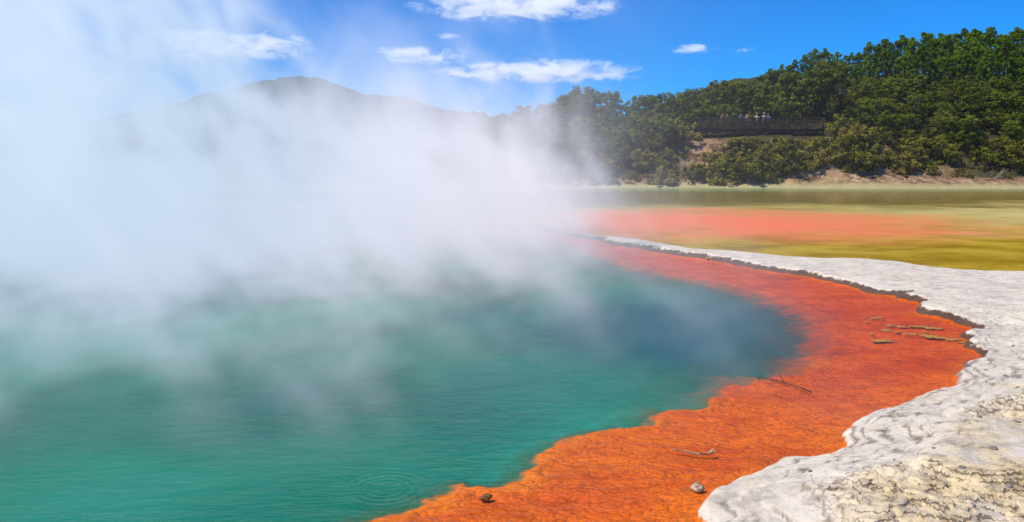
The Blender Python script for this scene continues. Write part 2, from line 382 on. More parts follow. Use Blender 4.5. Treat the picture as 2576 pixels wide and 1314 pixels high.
# ---------------------------------------------------------------- mountains
def prof(u, pts): return np.interp(u, [p[0] for p in pts], [p[1] for p in pts])
mp = [(-900,360),(-300,350),(0,345),(200,335),(380,310),(470,285),(560,255),(660,226),(730,205),(780,190),(830,200),(890,225),(950,243),(1000,238),(1060,255),(1110,275),(1180,285),(1300,300),(1500,330),(1800,380),(2100,400)]
us = np.linspace(-900, 2100, 420); ts = np.linspace(0, 1, 50)
U, T_ = np.meshgrid(us, ts, indexing='ij')
YM = 1000 + 700 * T_
XM = (U - 1288) / F * 1700
hm = (HV - prof(U, mp)) / F * 1700
ZM = (hm + 5 * fbm(U * 0.05, T_ * 0, 200, 4)) * np.sin(T_ * math.pi / 2) ** 0.9 + 16 * fbm(U * 0.02, T_ * 5, 210, 5) * np.sin(T_ * math.pi) - 2 + 3 * fbm(U * 0.2, T_ * 30, 215, 3)
nr, nc = U.shape; idx = np.arange(nr * nc).reshape(nr, nc)
fm = np.stack([idx[:-1, :-1], idx[1:, :-1], idx[1:, 1:], idx[:-1, 1:]], -1).reshape(-1, 4)
mm, b = mat("mountain_bush_hazed")
P = b.pos(); n1 = b.noise(P, 0.02, 6, 0.7); n2 = b.noise(P, 0.12, 4, 0.7)
b.out(b.princ(b.mix(b.ss(b.add(b.mul(n1, 0.6), b.mul(n2, 0.4)), 0.42, 0.6), (0.006, 0.022, 0.045), (0.018, 0.042, 0.05)), 0.95, b.bump(n2, 0.7, 4.0), 0.0))  # bluish cast is aerial haze painted into the bush colour
add_obj("mountain", new_mesh("mountain", np.stack([XM.ravel(), YM.ravel(), ZM.ravel()], 1), fm), mm, kind="structure")

# ---------------------------------------------------------------- foliage
def tube(pts, rad, sides=6):
    pts = [Vector(p) for p in pts]; vs = []; fs = []
    for i, p in enumerate(pts):
        d = (pts[min(i + 1, len(pts) - 1)] - pts[max(i - 1, 0)]).normalized()
        a = d.orthogonal().normalized(); c = d.cross(a)
        for k in range(sides):
            an = 2 * math.pi * k / sides
            vs.append(tuple(p + (a * math.cos(an) + c * math.sin(an)) * rad[i]))
    for i in range(len(pts) - 1):
        for k in range(sides):
            k2 = (k + 1) % sides
            fs.append((i * sides + k, i * sides + k2, (i + 1) * sides + k2, (i + 1) * sides + k))
    return vs, fs
class Acc:
    def __init__(s): s.v = []; s.f = []
    def add(s, vf):
        o = len(s.v); s.v += vf[0]; s.f += [tuple(i + o for i in f) for f in vf[1]]
    def mesh(s, name, smooth=True): return new_mesh(name, s.v, s.f, None, smooth)
def leaf_quads(cent, rad, n, size, aspect=0.5, up=0.4, flat=0.8):
    V = []; S = []
    for c, r in zip(cent, rad):
        d = rng.normal(size=(n, 3)); d[:, 2] = d[:, 2] + up * np.abs(d[:, 2]).mean()
        d /= np.linalg.norm(d, axis=1)[:, None]
        rr = r * rng.uniform(0.3, 1.15, n)[:, None]
        p = np.asarray(c) + d * rr * np.array([1, 1, flat])
        nn = d * 0.9 + rng.normal(size=(n, 3)) * 0.4; nn[:, 2] += 0.35; nn /= np.linalg.norm(nn, axis=1)[:, None]
        a = np.cross(nn, rng.normal(size=(n, 3))); a /= np.linalg.norm(a, axis=1)[:, None] + 1e-9
        bb = np.cross(nn, a); sz = size * rng.uniform(0.6, 1.3, n)[:, None]
        q = np.stack([p - a * sz, p - bb * sz * aspect, p + a * sz, p + bb * sz * aspect], 1)
        V.append(q.reshape(-1, 3))
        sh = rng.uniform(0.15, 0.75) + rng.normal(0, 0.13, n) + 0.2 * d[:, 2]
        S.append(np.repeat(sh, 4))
    V = np.concatenate(V); S = np.concatenate(S)
    return V, np.arange(len(V)).reshape(-1, 4), S
def leaf_mat(name, dark, light, brown=None):
    m, b = mat(name)
    sh = b.attr("shade")
    oi = b.n('ShaderNodeObjectInfo').outputs['Random']
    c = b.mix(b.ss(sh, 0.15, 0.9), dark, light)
    if brown: c = b.mix(b.mul(b.ss(oi, 0.5, 1.0), 0.6), c, brown)
    hv = b.n('ShaderNodeHueSaturation'); b.put(hv.inputs['Color'], c); b.put(hv.inputs['Value'], b.add(b.mul(oi, 0.6), 0.7))
    d = b.n('ShaderNodeBsdfDiffuse'); b.nt.links.new(hv.outputs[0], d.inputs['Color'])
    t = b.n('ShaderNodeBsdfTranslucent'); b.nt.links.new(hv.outputs[0], t.inputs['Color'])
    x = b.n('ShaderNodeMixShader'); x.inputs[0].default_value = 0.3
    b.nt.links.new(d.outputs[0], x.inputs[1]); b.nt.links.new(t.outputs[0], x.inputs[2]); b.out(x.outputs[0])
    return m
bark = simple_mat("bark", (0.05, 0.038, 0.028), (0.14, 0.11, 0.085), 6)
greywood = simple_mat("weathered_wood", (0.16, 0.13, 0.11), (0.32, 0.28, 0.24), 9)
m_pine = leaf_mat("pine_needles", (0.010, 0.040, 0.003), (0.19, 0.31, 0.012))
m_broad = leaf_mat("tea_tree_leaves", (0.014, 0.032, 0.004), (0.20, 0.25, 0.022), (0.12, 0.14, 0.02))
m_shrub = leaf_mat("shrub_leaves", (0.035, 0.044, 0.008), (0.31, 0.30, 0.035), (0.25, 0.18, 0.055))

def make_broad(i):
    cs = []; rs = []
    lean = rng.normal(0, 0.3, 2)
    sub = [(rng.uniform(0, 6.28), rng.uniform(0.3, 1.6), rng.uniform(1.5, 4.0), rng.uniform(0.7, 1.25)) for _ in range(9)]
    for k in range(100):
        sa, sr_, sz, sR = sub[rng.integers(9)]
        d = rng.normal(size=3); d /= np.linalg.norm(d); d *= rng.uniform(0.5, 1.05)
        cs.append((lean[0] * 0.5 + sr_ * math.cos(sa) + sR * d[0] * 1.1, lean[1] * 0.5 + sr_ * math.sin(sa) + sR * d[1] * 1.1, max(0.6, sz + sR * d[2] * 0.8))); rs.append(rng.uniform(0.16, 0.44))
    for k in range(24):
        an = rng.uniform(0, 6.28); r = rng.uniform(0.3, 2.0); cs.append((r * math.cos(an), r * math.sin(an), rng.uniform(0.4, 1.8))); rs.append(rng.uniform(0.25, 0.5))
    V, Fc, S = leaf_quads(cs, rs, 56, 0.105, 0.5, 0.6, 0.75)
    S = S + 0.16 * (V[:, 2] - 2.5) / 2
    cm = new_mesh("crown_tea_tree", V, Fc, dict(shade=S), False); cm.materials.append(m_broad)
    a = Acc(); top = (lean[0] * 0.5, lean[1] * 0.5, 1.9)
    a.add(tube([(0, 0, -0.6), (0.05, 0, 0.6), (lean[0] * 0.3, 0.05, 1.2), top], [0.2, 0.15, 0.12, 0.09]))
    for k in range(12):
        c = cs[k * 6]; mid = ((top[0] + c[0]) / 2 + 0.1, (top[1] + c[1]) / 2, (1.2 + c[2]) / 2)
        a.add(tube([(top[0] * 0.6, top[1] * 0.6, 1.1), mid, c], [0.08, 0.05, 0.02], 5))
    tm = a.mesh("trunk_tea_tree"); tm.materials.append(bark)
    return cm, tm, V[:, 2].max()
def make_pine(i):
    cs = []; rs = []
    H = 9.0; z0 = rng.uniform(1.8, 3.2); wob = rng.uniform(0, 6.28); w0 = rng.uniform(1.9, 2.6)
    for k in range(125):
        zt = z0 + (H - z0 - 0.1) * rng.uniform(0, 1) ** 0.9
        R = w0 * (1 - (zt - z0) / (H - z0 + 0.25)) ** 0.68 * ss(z0 - 0.8, z0 + 1.0, zt) * (1 + 0.22 * math.sin(zt * 2.4 + wob)) + 0.08
        an = rng.uniform(0, 6.28); r = R * math.sqrt(rng.uniform(0.02, 1.2)) * (1 + 0.2 * math.sin(2 * an + wob))
        cs.append((r * math.cos(an), r * math.sin(an), zt + 0.2 * r)); rs.append(rng.uniform(0.14, 0.42))
    cs.append((0, 0, 9.0)); rs.append(0.18)
    V, Fc, S = leaf_quads(cs, rs, 58, 0.15, 0.32, 0.8, 1.1)
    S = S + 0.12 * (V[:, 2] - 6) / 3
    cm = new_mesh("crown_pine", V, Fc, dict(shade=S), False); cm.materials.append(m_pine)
    a = Acc(); a.add(tube([(0, 0, -0.8), (0.04, 0, 3), (0.08, 0.03, 6), (0, 0, 9)], [0.2, 0.16, 0.1, 0.03]))
    for k in range(0, 100, 5):
        c = cs[k]; a.add(tube([(0.05, 0, c[2] - 0.35 * math.hypot(c[0], c[1])), c], [0.05, 0.015], 4))
    tm = a.mesh("trunk_pine"); tm.materials.append(bark)
    return cm, tm, 9.3
def make_shrub(i):
    cs = []; rs = []
    for k in range(26):
        an = rng.uniform(0, 6.28); r = 1.2 * math.sqrt(rng.uniform(0, 1)); zt = rng.uniform(0.2, 1.8) * (1 - 0.35 * r)
        cs.append((r * math.cos(an), r * math.sin(an), zt)); rs.append(rng.uniform(0.16, 0.44))
    V, Fc, S = leaf_quads(cs, rs, 80, 0.09, 0.5, 0.5, 0.8)
    cm = new_mesh("crown_shrub", V, Fc, dict(shade=S), False); cm.materials.append(m_shrub)
    a = Acc()
    for k in range(7):
        c = cs[k]; a.add(tube([(0.05 * k - 0.15, 0, -0.3), (c[0] * 0.5, c[1] * 0.5, c[2] * 0.6), c], [0.04, 0.03, 0.01], 4))
    tm = a.mesh("stem_shrub"); tm.materials.append(greywood)
    return cm, tm, V[:, 2].max()
broads = [make_broad(i) for i in range(9)]; pines = [make_pine(i) for i in range(8)]; shrubs = [make_shrub(i) for i in range(7)]
def put_tree(lib, name, x, y, h, part, label, cat, group, wide=1.0):
    cm, tm, hh = lib[rng.integers(len(lib))]
    z = float(ground_z(np.array([x]), np.array([y]))[0])
    e = bpy.data.objects.new(name, None); coll.objects.link(e)
    s = h / hh; e.location = (x, y, z); e.scale = (s * wide, s * wide, s); e.rotation_euler = (0, 0, rng.uniform(0, 6.28))
    e["label"] = label; e["category"] = cat; e["group"] = group
    add_obj("crown", cm, None, e); add_obj(part, tm, None, e)
LB = ("tea_tree", "dark olive tea tree with rounded crown on the bank", "tree", "native trees on the bank")
LP = ("pine_tree", "tall green pine with bare trunk on the hillside", "pine tree", "pines on the hill")
LS = ("shrub", "low olive shrub growing on the slope", "shrub", "shrubs on the bank")
def T(lib, L, x, y, h, part="trunk", wide=1.0): put_tree(lib, L[0], x, y, h, part, L[1], L[2], L[3], wide)
sil = [(1300,268),(1380,255),(1440,212),(1530,228),(1600,248),(1650,217),(1740,226),(1800,195),(1880,192),(1920,175),(1960,172),(2010,145),(2050,125),(2130,130),(2200,105),(2300,85),(2450,76),(2576,72),(2900,70)]
def top_z(u, y, off=0): return CH + (HV - (prof(u, sil) + off)) / F * y
def gz(x, y): return float(ground_z(np.array([x]), np.array([y]))[0])
for u in np.arange(1330, 2000, 34):
    u = u + rng.uniform(-10, 10); y = rng.uniform(100, 105); x = (u - 1288) / F * y
    T(broads, LB, x, y, max(3.0, top_z(u, y, rng.uniform(-5, 14)) - gz(x, y)), wide=0.95)
for u in np.arange(1945, 2760, 15):
    u = u + rng.uniform(-8, 8); y = rng.uniform(113, 124); x = (u - 1288) / F * y
    T(pines, LP, x, y, max(4.0, top_z(u, y, rng.uniform(-8, 14)) - gz(x, y)))
for u in np.arange(1990, 2760, 20):
    u = u + rng.uniform(-8, 8); y = rng.uniform(107, 112); x = (u - 1288) / F * y
    T(pines, LP, x, y, max(4.0, top_z(u, y, rng.uniform(16, 74)) - gz(x, y)))
for k, u in enumerate(np.arange(1340, 2100, 32)):
    y = rng.uniform(95.0, 98.0); x = (u - 1288) / F * y + rng.uniform(-.5, .5)
    T(broads, LB, x, y, max(2.6, top_z(u, y, rng.uniform(25, 75)) - gz(x, y)), wide=0.95)
for u in np.arange(1340, 1690, 40):
    y = rng.uniform(85, 90); x = (u - 1288) / F * y
    T(broads, LB, x, y, rng.uniform(3.0, 4.8), wide=1.1)
for k in range(84):
    u = rng.uniform(2150, 2700); y = rng.uniform(85, 106); x = (u - 1288) / F * y
    T(broads, LB, x, y, rng.uniform(2.0, 4.4), wide=1.1)
nsh = 0
while nsh < 185:
    if nsh < 70: u = rng.uniform(1740, 2200); y = rng.uniform(81.0, 86.6)
    else: u = rng.uniform(1330, 2700); y = rng.uniform(81.2, 98)
    x = (u - 1288) / F * y
    h = rng.uniform(1.0, 2.7)
    if 1730 < u < 2110:
        if y > 86.6: continue
        if u < 1815 and rng.uniform() < 0.5: continue
        if 1990 < u and rng.uniform() < 0.5: continue
        h = min(h, 5.4 - gz(x, y))
        if h < 0.7: continue
    T(shrubs, LS, x, y, h, "stem"); nsh += 1

cs = []; rs = []
for k in range(1700):
    u = rng.uniform(1250, 2800); y = rng.uniform(80.8, 112); x = (u - 1288) / F * y
    if 1740 < u < 2100 and 86 < y < 91: continue
    if 1760 < u < 2100 and y < 88 and rng.uniform() < 0.5: continue
    cs.append((x, y, 0)); rs.append(rng.uniform(0.35, 0.9))
cs = np.array(cs); cs[:, 2] = ground_z(cs[:, 0], cs[:, 1]) + 0.15
V, Fc, S = leaf_quads(cs, rs, 60, 0.13, 0.5, 0.6, 0.6)
add_obj("undergrowth", new_mesh("undergrowth", V, Fc, dict(shade=S), False), leaf_mat("undergrowth_leaves", (0.035, 0.04, 0.01), (0.20, 0.17, 0.05)), kind="stuff")
n = 1100; xs = rng.uniform(-130, 20, n); ys = rng.uniform(88, 150, n)
tz = CH + (HV - (288 + 16 * fbm(xs * 0.08, xs * 0, 300, 4) * 2)) / F * ys
cs = np.stack([xs, ys, 2.5 + (tz - 4.0) * rng.uniform(0.0, 1, n) ** 0.7], 1)
V, Fc, S = leaf_quads(cs, rng.uniform(1.2, 2.4, n), 60, 0.42, 0.55, 0.6, 0.8)
add_obj("wood", new_mesh("wood", V, Fc, dict(shade=S), False), leaf_mat("wood_leaves", (0.015, 0.028, 0.012), (0.07, 0.095, 0.03)), kind="stuff")

# ---------------------------------------------------------------- viewing platform
dark = simple_mat("stained_timber", (0.022, 0.016, 0.012), (0.07, 0.052, 0.038), 5)
def boxes(lst):
    vs = []; fs = []
    for (x0, x1, y0, y1, z0, z1) in lst:
        o = len(vs)
        vs += [(x0, y0, z0), (x1, y0, z0), (x1, y1, z0), (x0, y1, z0), (x0, y0, z1), (x1, y0, z1), (x1, y1, z1), (x0, y1, z1)]
        fs += [tuple(o + i for i in q) for q in ((0, 3, 2, 1), (4, 5, 6, 7), (0, 1, 5, 4), (1, 2, 6, 5), (2, 3, 7, 6), (3, 0, 4, 7))]
    return new_mesh("boards", vs, fs, None, False)
plat = bpy.data.objects.new("viewing_platform", None); coll.objects.link(plat)
PX0, PX1, PY, PZ = 20.6, 34.6, 88.0, 6.35
plat.location = (PX0, PY, PZ); plat["label"] = "dark timber lookout platform with railing above the bank"; plat["category"] = "viewing platform"
LEN = PX1 - PX0
add_obj("deck", boxes([(0.15 * k, 0.15 * k + 0.14, 0, 2.4, -0.05, 0) for k in range(int(LEN / 0.15))]), dark, plat)
add_obj("handrail", boxes([(-0.05, LEN + 0.05, -0.09, 0.07, 1.14, 1.23), (-0.05, LEN + 0.05, -0.01, 0.04, 1.0, 1.06), (-0.05, LEN + 0.05, -0.01, 0.04, 0.12, 0.18)]), dark, plat)
add_obj("balustrade", boxes([(0.14 * k + 0.02, 0.14 * k + 0.08, -0.05, -0.015, 0.06, 1.12) for k in range(int(LEN / 0.14))]), dark, plat)
add_obj("beam", boxes([(0, LEN, 0.1, 0.2, -0.38, -0.054), (0, LEN, 2.1, 2.2, -0.38, -0.054)]), dark, plat)
pmsh = boxes([(-0.08, 0.08, -0.08, 0.08, -2.4, 1.13)]); pmsh.materials.append(dark)
for k in range(8):
    o = add_obj("post", pmsh, None, plat); o.location = (0.09 + k * (LEN - 0.18) / 7, 0.30, 0)

def person(x, y, face, h, top, legs, skin, hair, pose, label, hat=None):
    V = []; E = []; R = []
    def v(p, r, par=None):
        V.append(p); R.append(r if isinstance(r, tuple) else (r, r)); i = len(V) - 1
        if par is not None: E.append((par, i))
        return i
    pel = v((0, 0, 0.95), (0.15, 0.11)); wa = v((0, 0, 1.12), (0.13, 0.10), pel); chs = v((0, 0.0, 1.34), (0.16, 0.11), wa)
    nk = v((0, -0.01, 1.49), 0.055, chs); hb = v((0, -0.03, 1.57), 0.07, nk); hd = v((0, -0.03, 1.66), (0.085, 0.10), hb); ht = v((0, -0.02, 1.73), 0.06, hd)
    v((0, -0.14, 1.63), 0.014, hd)
    for s in (-1, 1):
        sh = v((s * 0.19, 0, 1.41), 0.06, chs)
        if pose == 'rail': el = v((s * 0.27, -0.1, 1.16), 0.045, sh); wr = v((s * 0.16, -0.34, 1.2), 0.032, el); hdir = (0, -0.05, 0.0)
        elif pose == 'photo': el = v((s * 0.26, -0.18, 1.28), 0.045, sh); wr = v((s * 0.10, -0.3, 1.52), 0.032, el); hdir = (0, -0.02, 0.05)
        else: el = v((s * 0.25, 0.03, 1.14), 0.045, sh); wr = v((s * 0.25, -0.04, 0.90), 0.032, el); hdir = (0, 0, -0.07)
        pa = v((s * (abs(V[wr][0])), V[wr][1] + hdir[1], V[wr][2] + hdir[2]), 0.032, wr)
        for f in range(5):
            off = (f - 2) * 0.018; ln = [0.05, 0.075, 0.085, 0.078, 0.06][f]
            dx, dy, dz = (0, -1, -0.2) if pose == 'rail' else ((0, -0.3, 1) if pose == 'photo' else (0, -0.2, -1))
            a = v((V[pa][0] + off, V[pa][1] + dy * ln * 0.6, V[pa][2] + dz * ln * 0.6), 0.009, pa)
            v((V[a][0] + off * 0.2, V[a][1] + dy * ln * 0.4, V[a][2] + dz * ln * 0.4 - 0.01), 0.008, a)
        hp = v((s * 0.10, 0, 0.86), 0.095, pel); kn = v((s * 0.11, -0.02, 0.49), 0.06, hp); an = v((s * 0.115, 0.02, 0.08), 0.042, kn); v((s * 0.13, -0.15, 0.04), 0.035, an)
    me = bpy.data.meshes.new("person"); me.from_pydata(V, E, [])
    m, b = mat("person_clothes")
    ox, oy, oz = b.xyz(b.obj())[0:3]
    sk = b.mix(b.noise(b.obj(), 6, 2), tuple(c * 0.9 for c in skin), skin)
    shirt = b.mix(b.ss(b.noise(b.obj(), 9, 3), 0.4, 0.6), top, tuple(c * 0.7 for c in top))
    c = b.mix(b.m('GREATER_THAN', oz, 0.95), legs, shirt); c = b.mix(b.m('GREATER_THAN', oz, 1.48), c, sk)
    arm = b.m('MULTIPLY', b.m('GREATER_THAN', b.m('ABSOLUTE', ox), 0.2), b.m('LESS_THAN', oz, 1.3)); arm = b.mul(arm, b.m('GREATER_THAN', oz, 0.75))
    arm = b.m('MAXIMUM', arm, b.m('LESS_THAN', oy, -0.15)); arm = b.mul(arm, b.m('GREATER_THAN', oz, 0.3))
    c = b.mix(arm, c, sk); c = b.mix(b.m('LESS_THAN', oz, 0.09), c, (0.05, 0.05, 0.05))
    b.out(b.princ(c, 0.8, None, 0.2)); me.materials.append(m)
    ob = add_obj("person", me, None, None, label=label, category="person", group="visitors at the railing")
    md = ob.modifiers.new("skin", 'SKIN'); md.use_smooth_shade = True
    sk_layer = me.skin_vertices[0] if len(me.skin_vertices) else None
    if sk_layer:
        for i, r in enumerate(R): sk_layer.data[i].radius = r
        sk_layer.data[0].use_root = True
    sb = ob.modifiers.new("sub", 'SUBSURF'); sb.levels = 1; sb.render_levels = 1
    ob.location = (x, y, PZ); ob.rotation_euler = (0, 0, face); ob.scale = (h / 1.79,) * 3
    hvs = []; hfs = []; ns = 10; nrw = 5
    for i in range(nrw + 1):
        th = i / nrw * 1.75
        for k in range(ns):
            a = 2 * math.pi * k / ns; back = max(0, math.sin(a)); t2 = th * (0.62 + 0.38 * back)
            hvs.append((0.098 * math.sin(t2) * math.cos(a), -0.015 + 0.115 * math.sin(t2) * math.sin(a), 1.672 + 0.125 * math.cos(t2)))
    for i in range(nrw):
        for k in range(ns): hfs.append((i * ns + k, (i + 1) * ns + k, (i + 1) * ns + (k + 1) % ns, i * ns + (k + 1) % ns))
    if hat:
        o = len(hvs)
        for rr, zz in ((0.10, 1.72), (0.19, 1.70)):
            for k in range(ns): a = 2 * math.pi * k / ns; hvs.append((rr * math.cos(a), -0.02 + rr * math.sin(a), zz))
        for k in range(ns): hfs.append((o + k, o + ns + k, o + ns + (k + 1) % ns, o + (k + 1) % ns))
    hm = new_mesh("hair", hvs, hfs); add_obj("hat" if hat else "hair", hm, simple_mat("hair", tuple(c * .7 for c in (hat or hair)), hat or hair, 20), ob)
SK = (0.42, 0.24, 0.16); y0 = PY + 0.42
def ux(u): return (u - 1288) / F * y0
person(ux(1817), y0, 0.2, 1.68, (0.40, 0.13, 0.12), (0.03, 0.04, 0.08), SK, (0.02, 0.015, 0.01), 'rail', "person in a red top leaning on the railing")
person(ux(1831), y0 + .2, -0.2, 1.74, (0.06, 0.06, 0.07), (0.05, 0.05, 0.06), SK, (0.04, 0.02, 0.01), 'stand', "person in dark clothes standing at the railing")
person(ux(1863), y0, 0.1, 1.72, (0.03, 0.12, 0.45), (0.03, 0.03, 0.05), SK, (0.03, 0.02, 0.01), 'photo', "person in a blue shirt taking a photograph")
person(ux(1879), y0, 0.0, 1.66, (0.50, 0.38, 0.28), (0.05, 0.07, 0.12), SK, (0.20, 0.09, 0.03), 'rail', "person in a cream top resting on the railing")
person(ux(1886), y0 + .5, 0.3, 1.78, (0.4, 0.06, 0.04), (0.05, 0.05, 0.05), SK, (0.02, 0.015, 0.01), 'stand', "person in a red shirt standing behind others")
person(ux(1904), y0, -0.1, 1.75, (0.60, 0.60, 0.62), (0.04, 0.05, 0.09), SK, (0.02, 0.015, 0.01), 'rail', "person in a white shirt leaning on the railing", (0.5, 0.45, 0.35))
person(ux(1922), y0, 0.0, 1.80, (0.45, 0.48, 0.52), (0.05, 0.05, 0.06), SK, (0.1, 0.05, 0.02), 'photo', "person in a pale shirt and sun hat with camera", (0.7, 0.64, 0.5))
person(ux(1934), y0 + .15, -0.3, 1.70, (0.06, 0.28, 0.50), (0.04, 0.05, 0.08), SK, (0.25, 0.15, 0.05), 'rail', "person in a light blue top at the railing")

# ---------------------------------------------------------------- small things
import bmesh
def rock(name, x, y, z, s, m, label, cat, group=None, flat=0.6, seed=0):
    bm = bmesh.new(); bmesh.ops.create_icosphere(bm, subdivisions=4, radius=1)
    co = np.array([v.co[:] for v in bm.verts])
    n1 = fbm(co[:, 0] * 1.3 + seed + co[:, 2], co[:, 1] * 1.3 - co[:, 2] * 0.7, 400 + seed, 5, 0.6)
    for v, k in zip(bm.verts, n1):
        v.co = v.co * (1 + 0.75 * float(k)); v.co.z *= flat
    me = bpy.data.meshes.new(name); bm.to_mesh(me); bm.free(); me.polygons.foreach_set("use_smooth", [True] * len(me.polygons))
    o = add_obj(name, me, m, None, label=label, category=cat)
    if group: o["group"] = group
    o.location = (x, y, z); o.scale = s if isinstance(s, tuple) else (s, s, s); o.rotation_euler = (0, 0, seed * 1.3)
    return o
m_rock = simple_mat("pale_rock", (0.20, 0.14, 0.09), (0.52, 0.42, 0.32), 1.5)
m_cr = simple_mat("ochre_crust", (0.26, 0.11, 0.02), (0.55, 0.30, 0.09), 4)
m_dk = simple_mat("dark_crust", (0.08, 0.03, 0.01), (0.30, 0.15, 0.05), 4)
m_st = simple_mat("grey_stone", (0.12, 0.11, 0.10), (0.3, 0.28, 0.26), 3)
x, y = gp(1757, 1232); rock("rock", x, y, 0.012, 0.048, m_rock, "small pale rock standing in shallow orange water", "rock", None, 0.75, 3)
x, y = gp(1222, 1252); rock("rock", x, y, 0.0, (0.028, 0.05, 0.03), m_dk, "small brown lump sitting on the orange shelf", "rock", None, 0.9, 6)
cr = [(2175,800,.03),(2200,802,.05),(2215,800,.06),(2180,812,.03),(2240,820,.05),(2225,832,.06),(2195,842,.04),(2270,822,.07),(2300,822,.07),(2345,826,.08),(2218,858,.11),(2300,842,.06),(2345,848,.09),(2400,855,.08),(2260,836,.04),(2420,862,.05),(2330,836,.04),(2322,823,.06),(2365,828,.05),(2285,841,.05),(2325,845,.06),(2370,851,.07)]
for i, (u, v, s) in enumerate(cr):
    x, y = gp(u, v); o = rock("crust_lump", x, y, 0.0, (s * 1.4, s * 0.6, 0.022), m_cr, "flat ochre mineral crust breaking the shallow water", "mineral crust", "crust lumps in the shallows", 0.8, i); o.rotation_euler = (0, 0, 0.1 * math.sin(i * 2.3))
st = [(2037,1193,.022),(2120,1222,.018),(2530,958,.03),(2560,1010,.03),(2465,1105,.03),(2350,1180,.02),(2190,1260,.018),(2420,1240,.03),(2500,1190,.035),(2300,1130,.015),(2480,930,.02),(2550,870,.03),(2250,1180,.013),(2540,1270,.03),(2380,1260,.02),(2290,1290,.025),(2470,1290,.022),(2330,1230,.015),(2560,1120,.03)]
for i, (u, v, s) in enumerate(st):
    x, y = gp(u, v, 0.15); rock("stone", x, y, gz(x, y) + s * 0.2, s * 0.8, m_st, "small grey stone lying on the white sinter", "stone", "stones on the sinter", 0.6, i + 20)
def branch(name, paths, m, label):
    a = Acc()
    for pts, r0, r1 in paths:
        n = len(pts); a.add(tube(pts, [r0 + (r1 - r0) * i / (n - 1) for i in range(n)], 7))
    me = a.mesh(name); o = add_obj(name, me, m, None, label=label, category="driftwood"); return o
A = [(*gp(u, v, 0.02), 0.02) for u, v in [(1690, 1130), (1720, 1134), (1755, 1142), (1785, 1142), (1797, 1136)]]
m_dr = simple_mat("driftwood_bark", (0.14, 0.07, 0.04), (0.46, 0.32, 0.20), 14)
branch("stick", [(A, 0.006, 0.015), ([A[3], (A[3][0] + 0.02, A[3][1], 0.05), (A[3][0] + 0.045, A[3][1] + .02, 0.06)], 0.015, 0.009)], m_dr, "short knobbly brown stick lying in orange shallows")
m_tw = simple_mat("dark_twig", (0.04, 0.016, 0.01), (0.12, 0.06, 0.035), 14)
B = [(*gp(u, v, 0.01), 0.015) for u, v in [(1905, 950), (1950, 957), (2000, 972), (2042, 988)]]
C = [(*gp(u, v, 0.02), zz) for u, v, zz in [(1975, 965, .02), (1963, 955, .05), (1958, 950, .08)]]
branch("twig", [(B, 0.006, 0.011), (C, 0.007, 0.003), ([B[1], (B[1][0] - .1, B[1][1] - .1, 0.02)], .006, .002)], m_tw, "thin forked twig lying at the shelf edge")
for i, (u, y) in enumerate([(2500, 80.6), (1640, 83.5), (2270, 90), (2290, 92), (1700, 84), (1500, 82)]):
    x = (u - 1288) / F * y; z = gz(x, y); paths = []
    for k in range(6):
        an = rng.uniform(0, math.pi); ln = rng.uniform(0.8, 1.8); dz = rng.uniform(0.2, 1.0)
        p1 = (x + math.cos(an) * ln * .5, y - .3 + math.sin(an) * .3, z + dz * .5 + .15); p2 = (x + math.cos(an) * ln, y - .4, z + dz)
        paths.append(([(x, y, z - .1), p1, p2], 0.05, 0.012)); 
        paths.append(([p1, (p1[0] + .3, p1[1] - .2, p1[2] + .5)], 0.025, 0.01))
    o = branch("dead_branch", paths, greywood, "bleached dead branches tangled on the bank"); o["group"] = "dead branches on the bank"

# ---------------------------------------------------------------- clouds
cm_, b = mat("cloud_vapour")
q = b.obj(); r = b.vm('LENGTH', q, None); qz = b.xyz(q)[2]
oi = b.n('ShaderNodeObjectInfo').outputs['Random']
P = b.vm('ADD', b.pos(), b.vec(b.mul(oi, 900.0), 0.0, b.mul(oi, 300.0)))
n1 = b.noise(b.vm('MULTIPLY', P, (0.7, 0.5, 1.6)), 0.055, 5, 0.68, 0.5)
dn_ = b.add(b.sub(0.70, r), b.mul(b.sub(n1, 0.5), 4.8))
dn_ = b.mul(b.m('MAXIMUM', dn_, 0.0), b.mul(b.ss(qz, -0.8, -0.3), b.ss(r, 1.0, 0.8)))
dn_ = b.m('MINIMUM', b.mul(dn_, 0.07), 0.08)
sc = b.n('ShaderNodeVolumeScatter'); sc.inputs['Color'].default_value = (1, 1, 1, 1); b.put(sc.inputs['Density'], dn_)
em = b.n('ShaderNodeEmission'); em.inputs['Color'].default_value = (0.85, 0.91, 1.0, 1); b.put(em.inputs['Strength'], b.mul(dn_, 0.50))  # added glow replaces light bounced around inside the cloud
ad = b.n('ShaderNodeAddShader'); b.nt.links.new(sc.outputs[0], ad.inputs[0]); b.nt.links.new(em.outputs[0], ad.inputs[1]); b.out(None, ad.outputs[0])
try: cm_.cycles.volume_step_rate = 1.1
except Exception: pass
bm = bmesh.new(); bmesh.ops.create_icosphere(bm, subdivisions=3, radius=1); cme = bpy.data.meshes.new("cloud"); bm.to_mesh(cme); bm.free(); cme.materials.append(cm_)
for (u, v, wd, ht) in [(1360,182,580,66),(1070,140,260,60),(965,130,110,34),(1290,12,600,95),(1520,14,130,36),(600,120,440,95),(440,85,130,55),(1738,125,150,28),(1866,127,70,16),(1125,92,90,18)]:
    D = 900.0; o = add_obj("cloud", cme, None, None, label="small flat white fair weather cloud in blue sky", category="cloud", group="fair weather clouds")
    o.location = ((u - 1288) / F * D, D, CH + (HV - v) / F * D); o.scale = (wd / 2 / F * D, wd / 4 / F * D, ht / 2 / F * D * 1.1)

